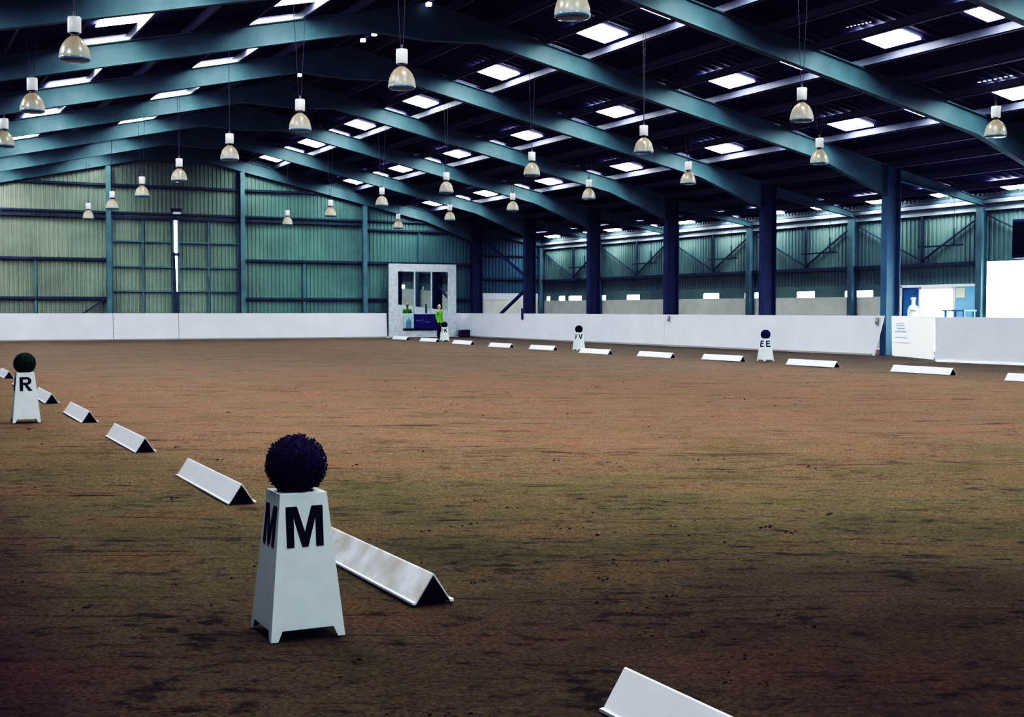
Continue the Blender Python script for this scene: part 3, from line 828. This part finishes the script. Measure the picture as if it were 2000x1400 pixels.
mk = make_marker('M', M['leaf_purple'], (1.70, 5.60, -.004), 'large white tapered marker lettered M topped by a purple leafy ball', 'dark purple leafy ball', 1)
make_marker('R', M['leaf_green'], (1.75, 17.63, -.004), 'white tapered marker lettered R topped by a dark green leafy ball', 'dark green leafy ball', 2)
make_marker('E', M['leaf_navy'], (22.6, 29.35, -.004), 'small white marker lettered E topped by a navy ball, beside the gateway', 'navy leafy ball', 3)
make_marker('V', M['leaf_black'], (22.5, 39.9, -.004), 'small white marker lettered V topped by a black ball in front of the kickboard', 'black leafy ball', 4)
make_marker('K', M['leaf_black'], (23.5, 54.2, -.004), 'tiny white marker lettered K topped by a black ball beside the person', 'black leafy ball', 5)

# ------------------------------------------------------------------ person in lime jacket by the banner
def skinfig(name, joints, edges, m, parent, sub=2, root=0):
    me = bpy.data.meshes.new(name); me.from_pydata([j[:3] for j in joints], edges, []); me.materials.append(m)
    o = bpy.data.objects.new(name, me); COL.objects.link(o); o.parent = parent
    o.modifiers.new('Skin', 'SKIN')
    if not me.skin_vertices: 
        bpy.context.view_layer.objects.active = o
    lay = me.skin_vertices[0] if me.skin_vertices else None
    if lay:
        for i, j in enumerate(joints):
            rr = j[3]; lay.data[i].radius = rr if isinstance(rr, tuple) else (rr, rr)
            lay.data[i].use_root = (i == root)
    s_ = o.modifiers.new('Sub', 'SUBSURF'); s_.levels = sub; s_.render_levels = sub
    for p in me.polygons: p.use_smooth = True
    return o
pr = empty('person', (25.85, 60.3, 0)); pr.rotation_euler = (0, 0, .5)
tag(pr, 'person in a long lime jacket and black trousers standing before the banner', 'person')
J = [(0, 0, .86, (.14, .10)), (0, 0, 1.08, (.13, .095)), (0, .0, 1.28, (.16, .10)), (0, 0, 1.38, (.07, .06)), (0, 0, 1.44, (.05, .05)), (0, -.01, 1.53, (.075, .09)), (0, -.01, 1.60, (.065, .08)),
     (-.17, 0, 1.31, .05), (-.20, .02, 1.05, .042), (-.17, -.06, .82, .033), (-.16, -.09, .74, .03),
     (.17, 0, 1.31, .05), (.20, .02, 1.05, .042), (.17, -.06, .82, .033), (.16, -.09, .74, .03),
     (-.085, 0, .80, .085), (-.09, -.04, .46, .058), (-.09, .03, .08, .04), (-.09, -.10, .035, .035),
     (.085, 0, .80, .085), (.09, .03, .46, .058), (.09, .10, .08, .04), (.09, -.03, .035, .035)]
Ed = [(0,1),(1,2),(2,3),(3,4),(4,5),(5,6),(2,7),(7,8),(8,9),(9,10),(2,11),(11,12),(12,13),(13,14),(0,15),(15,16),(16,17),(17,18),(0,19),(19,20),(20,21),(21,22)]
skinfig('body', J, Ed, M['skin'], pr)
JJ = [(0, 0, .56, (.15, .12)), (0, 0, .95, (.175, .13)), (0, 0, 1.15, (.165, .12)), (0, 0, 1.30, (.18, .12)), (0, 0, 1.40, (.075, .07)),
      (-.19, 0, 1.32, .068), (-.22, .02, 1.05, .058), (-.185, -.055, .84, .048), (.19, 0, 1.32, .068), (.22, .02, 1.05, .058), (.185, -.055, .84, .048)]
skinfig('jacket', JJ, [(0,1),(1,2),(2,3),(3,4),(3,5),(5,6),(6,7),(3,8),(8,9),(9,10)], M['lime'], pr, root=1)
JT = [(0, 0, .84, (.15, .11)), (-.085, 0, .74, .10), (-.09, -.04, .46, .075), (-.09, .03, .09, .052), (-.09, -.12, .045, .045), (.085, 0, .74, .10), (.09, .03, .46, .075), (.09, .10, .09, .052), (.09, -.05, .045, .045)]
skinfig('trousers', JT, [(0,1),(1,2),(2,3),(3,4),(0,5),(5,6),(6,7),(7,8)], M['trousers'], pr)
bm = bmesh.new(); bmesh.ops.create_uvsphere(bm, u_segments=20, v_segments=14, radius=1)
for v in bm.verts: v.co = Vector((v.co.x*.088, v.co.y*.10+.015, v.co.z*.105+1.595 + (-.02 if v.co.y > 0 else .015)))
me = bpy.data.meshes.new('hair'); bm.to_mesh(me); bm.free(); me.materials.append(M['hair'])
for p in me.polygons: p.use_smooth = True
hr = bpy.data.objects.new('hair', me); COL.objects.link(hr); hr.parent = pr

# ------------------------------------------------------------------ loose clods of soil near the camera
M['clod'] = mat('damp_clod', (.045, .028, .020), .95, noise=.5, nscale=20, col2=(.016, .010, .008), spec=.05)
rnd = random.Random(11); cl = MB()
ico = bmesh.new(); bmesh.ops.create_icosphere(ico, subdivisions=1, radius=1)
IV = [v.co.copy() for v in ico.verts]; IF = [tuple(v.index for v in f.verts) for f in ico.faces]; ico.free()
def clod(x, y, s_):
    a = rnd.uniform(0, 6.28); ca_, sa_ = math.cos(a), math.sin(a); V = []
    for v in IV:
        k = rnd.uniform(.65, 1.2)*s_
        X_, Y_, Z_ = v.x*k*1.5, v.y*k*.9, v.z*k*.45
        V.append((x+X_*ca_-Y_*sa_, y+X_*sa_+Y_*ca_, Z_-.006))
    cl.poly(V, IF)
cnt = 0
while cnt < 900:
    y = 3+rnd.random()**1.6*22; x = rnd.uniform(-.4, .95)*y*.95
    if x < -2.2 or abs(x-2.47) < .3 or (abs(x-1.72) < .4 and (abs(y-5.6) < .45 or abs(y-17.63) < .4)): continue
    dens = 1 if (y*.91+x*.4) < 9 else .35
    if rnd.random() > dens: continue
    cx, cy = x, y
    for k in range(rnd.randint(1, 4)):
        clod(cx+rnd.gauss(0, .04), cy+rnd.gauss(0, .03), rnd.uniform(.003, .010)*(1+.02*y)); cnt += 1
tag(cl.build('soil_clods', M['clod']), 'dark damp clods scattered over the raked soil', 'soil', None, 'stuff')

# ------------------------------------------------------------------ world, camera
w = bpy.data.worlds.new('World'); scene.world = w; w.use_nodes = True
w.node_tree.nodes['Background'].inputs[0].default_value = (.86, .94, 1, 1); w.node_tree.nodes['Background'].inputs[1].default_value = 9

cd = bpy.data.cameras.new('Camera'); cam = bpy.data.objects.new('Camera', cd); COL.objects.link(cam)
cd.sensor_width = 36; cd.lens = 2511.5/2000*36; cd.clip_end = 500; cd.clip_start = .05
cam.matrix_world = Matrix.Translation((0, 0, 1.45)) @ Matrix.Rotation(-.4615, 4, 'Z') @ Matrix.Rotation(math.pi/2-.0381, 4, 'X') @ Matrix.Rotation(.0008, 4, 'Z')
scene.camera = cam
scene.view_settings.view_transform = 'Standard'
scene.view_settings.exposure = .05
vs = scene.view_settings; vs.use_curve_mapping = True; cmp = vs.curve_mapping
cmp.use_clip = False; cmp.extend = 'EXTRAPOLATED'
def curve(c, pts):
    while len(c.points) < len(pts): c.points.new(.5, .5)
    for p, (x, y) in zip(c.points, pts): p.location = (x, y); p.handle_type = 'AUTO_CLAMPED'
master = [(0, 0), (.03, .006), (.07, .024), (.12, .066), (.18, .145), (.26, .27), (.42, .49), (.70, .80), (1, 1)]
curve(cmp.curves[3], master)
curve(cmp.curves[0], [(0, .0), (.03, .026), (.5, .5), (1, 1)])
curve(cmp.curves[1], [(0, 0), (.03, .023), (.08, .070), (.2, .195), (.5, .5), (1, 1)])
curve(cmp.curves[2], [(0, .012), (.03, .042), (.08, .092), (.2, .205), (.5, .51), (1, 1)])
cmp.update()
scene.cycles.max_bounces = 8
scene.cycles.diffuse_bounces = 5
scene.cycles.sample_clamp_indirect = 6
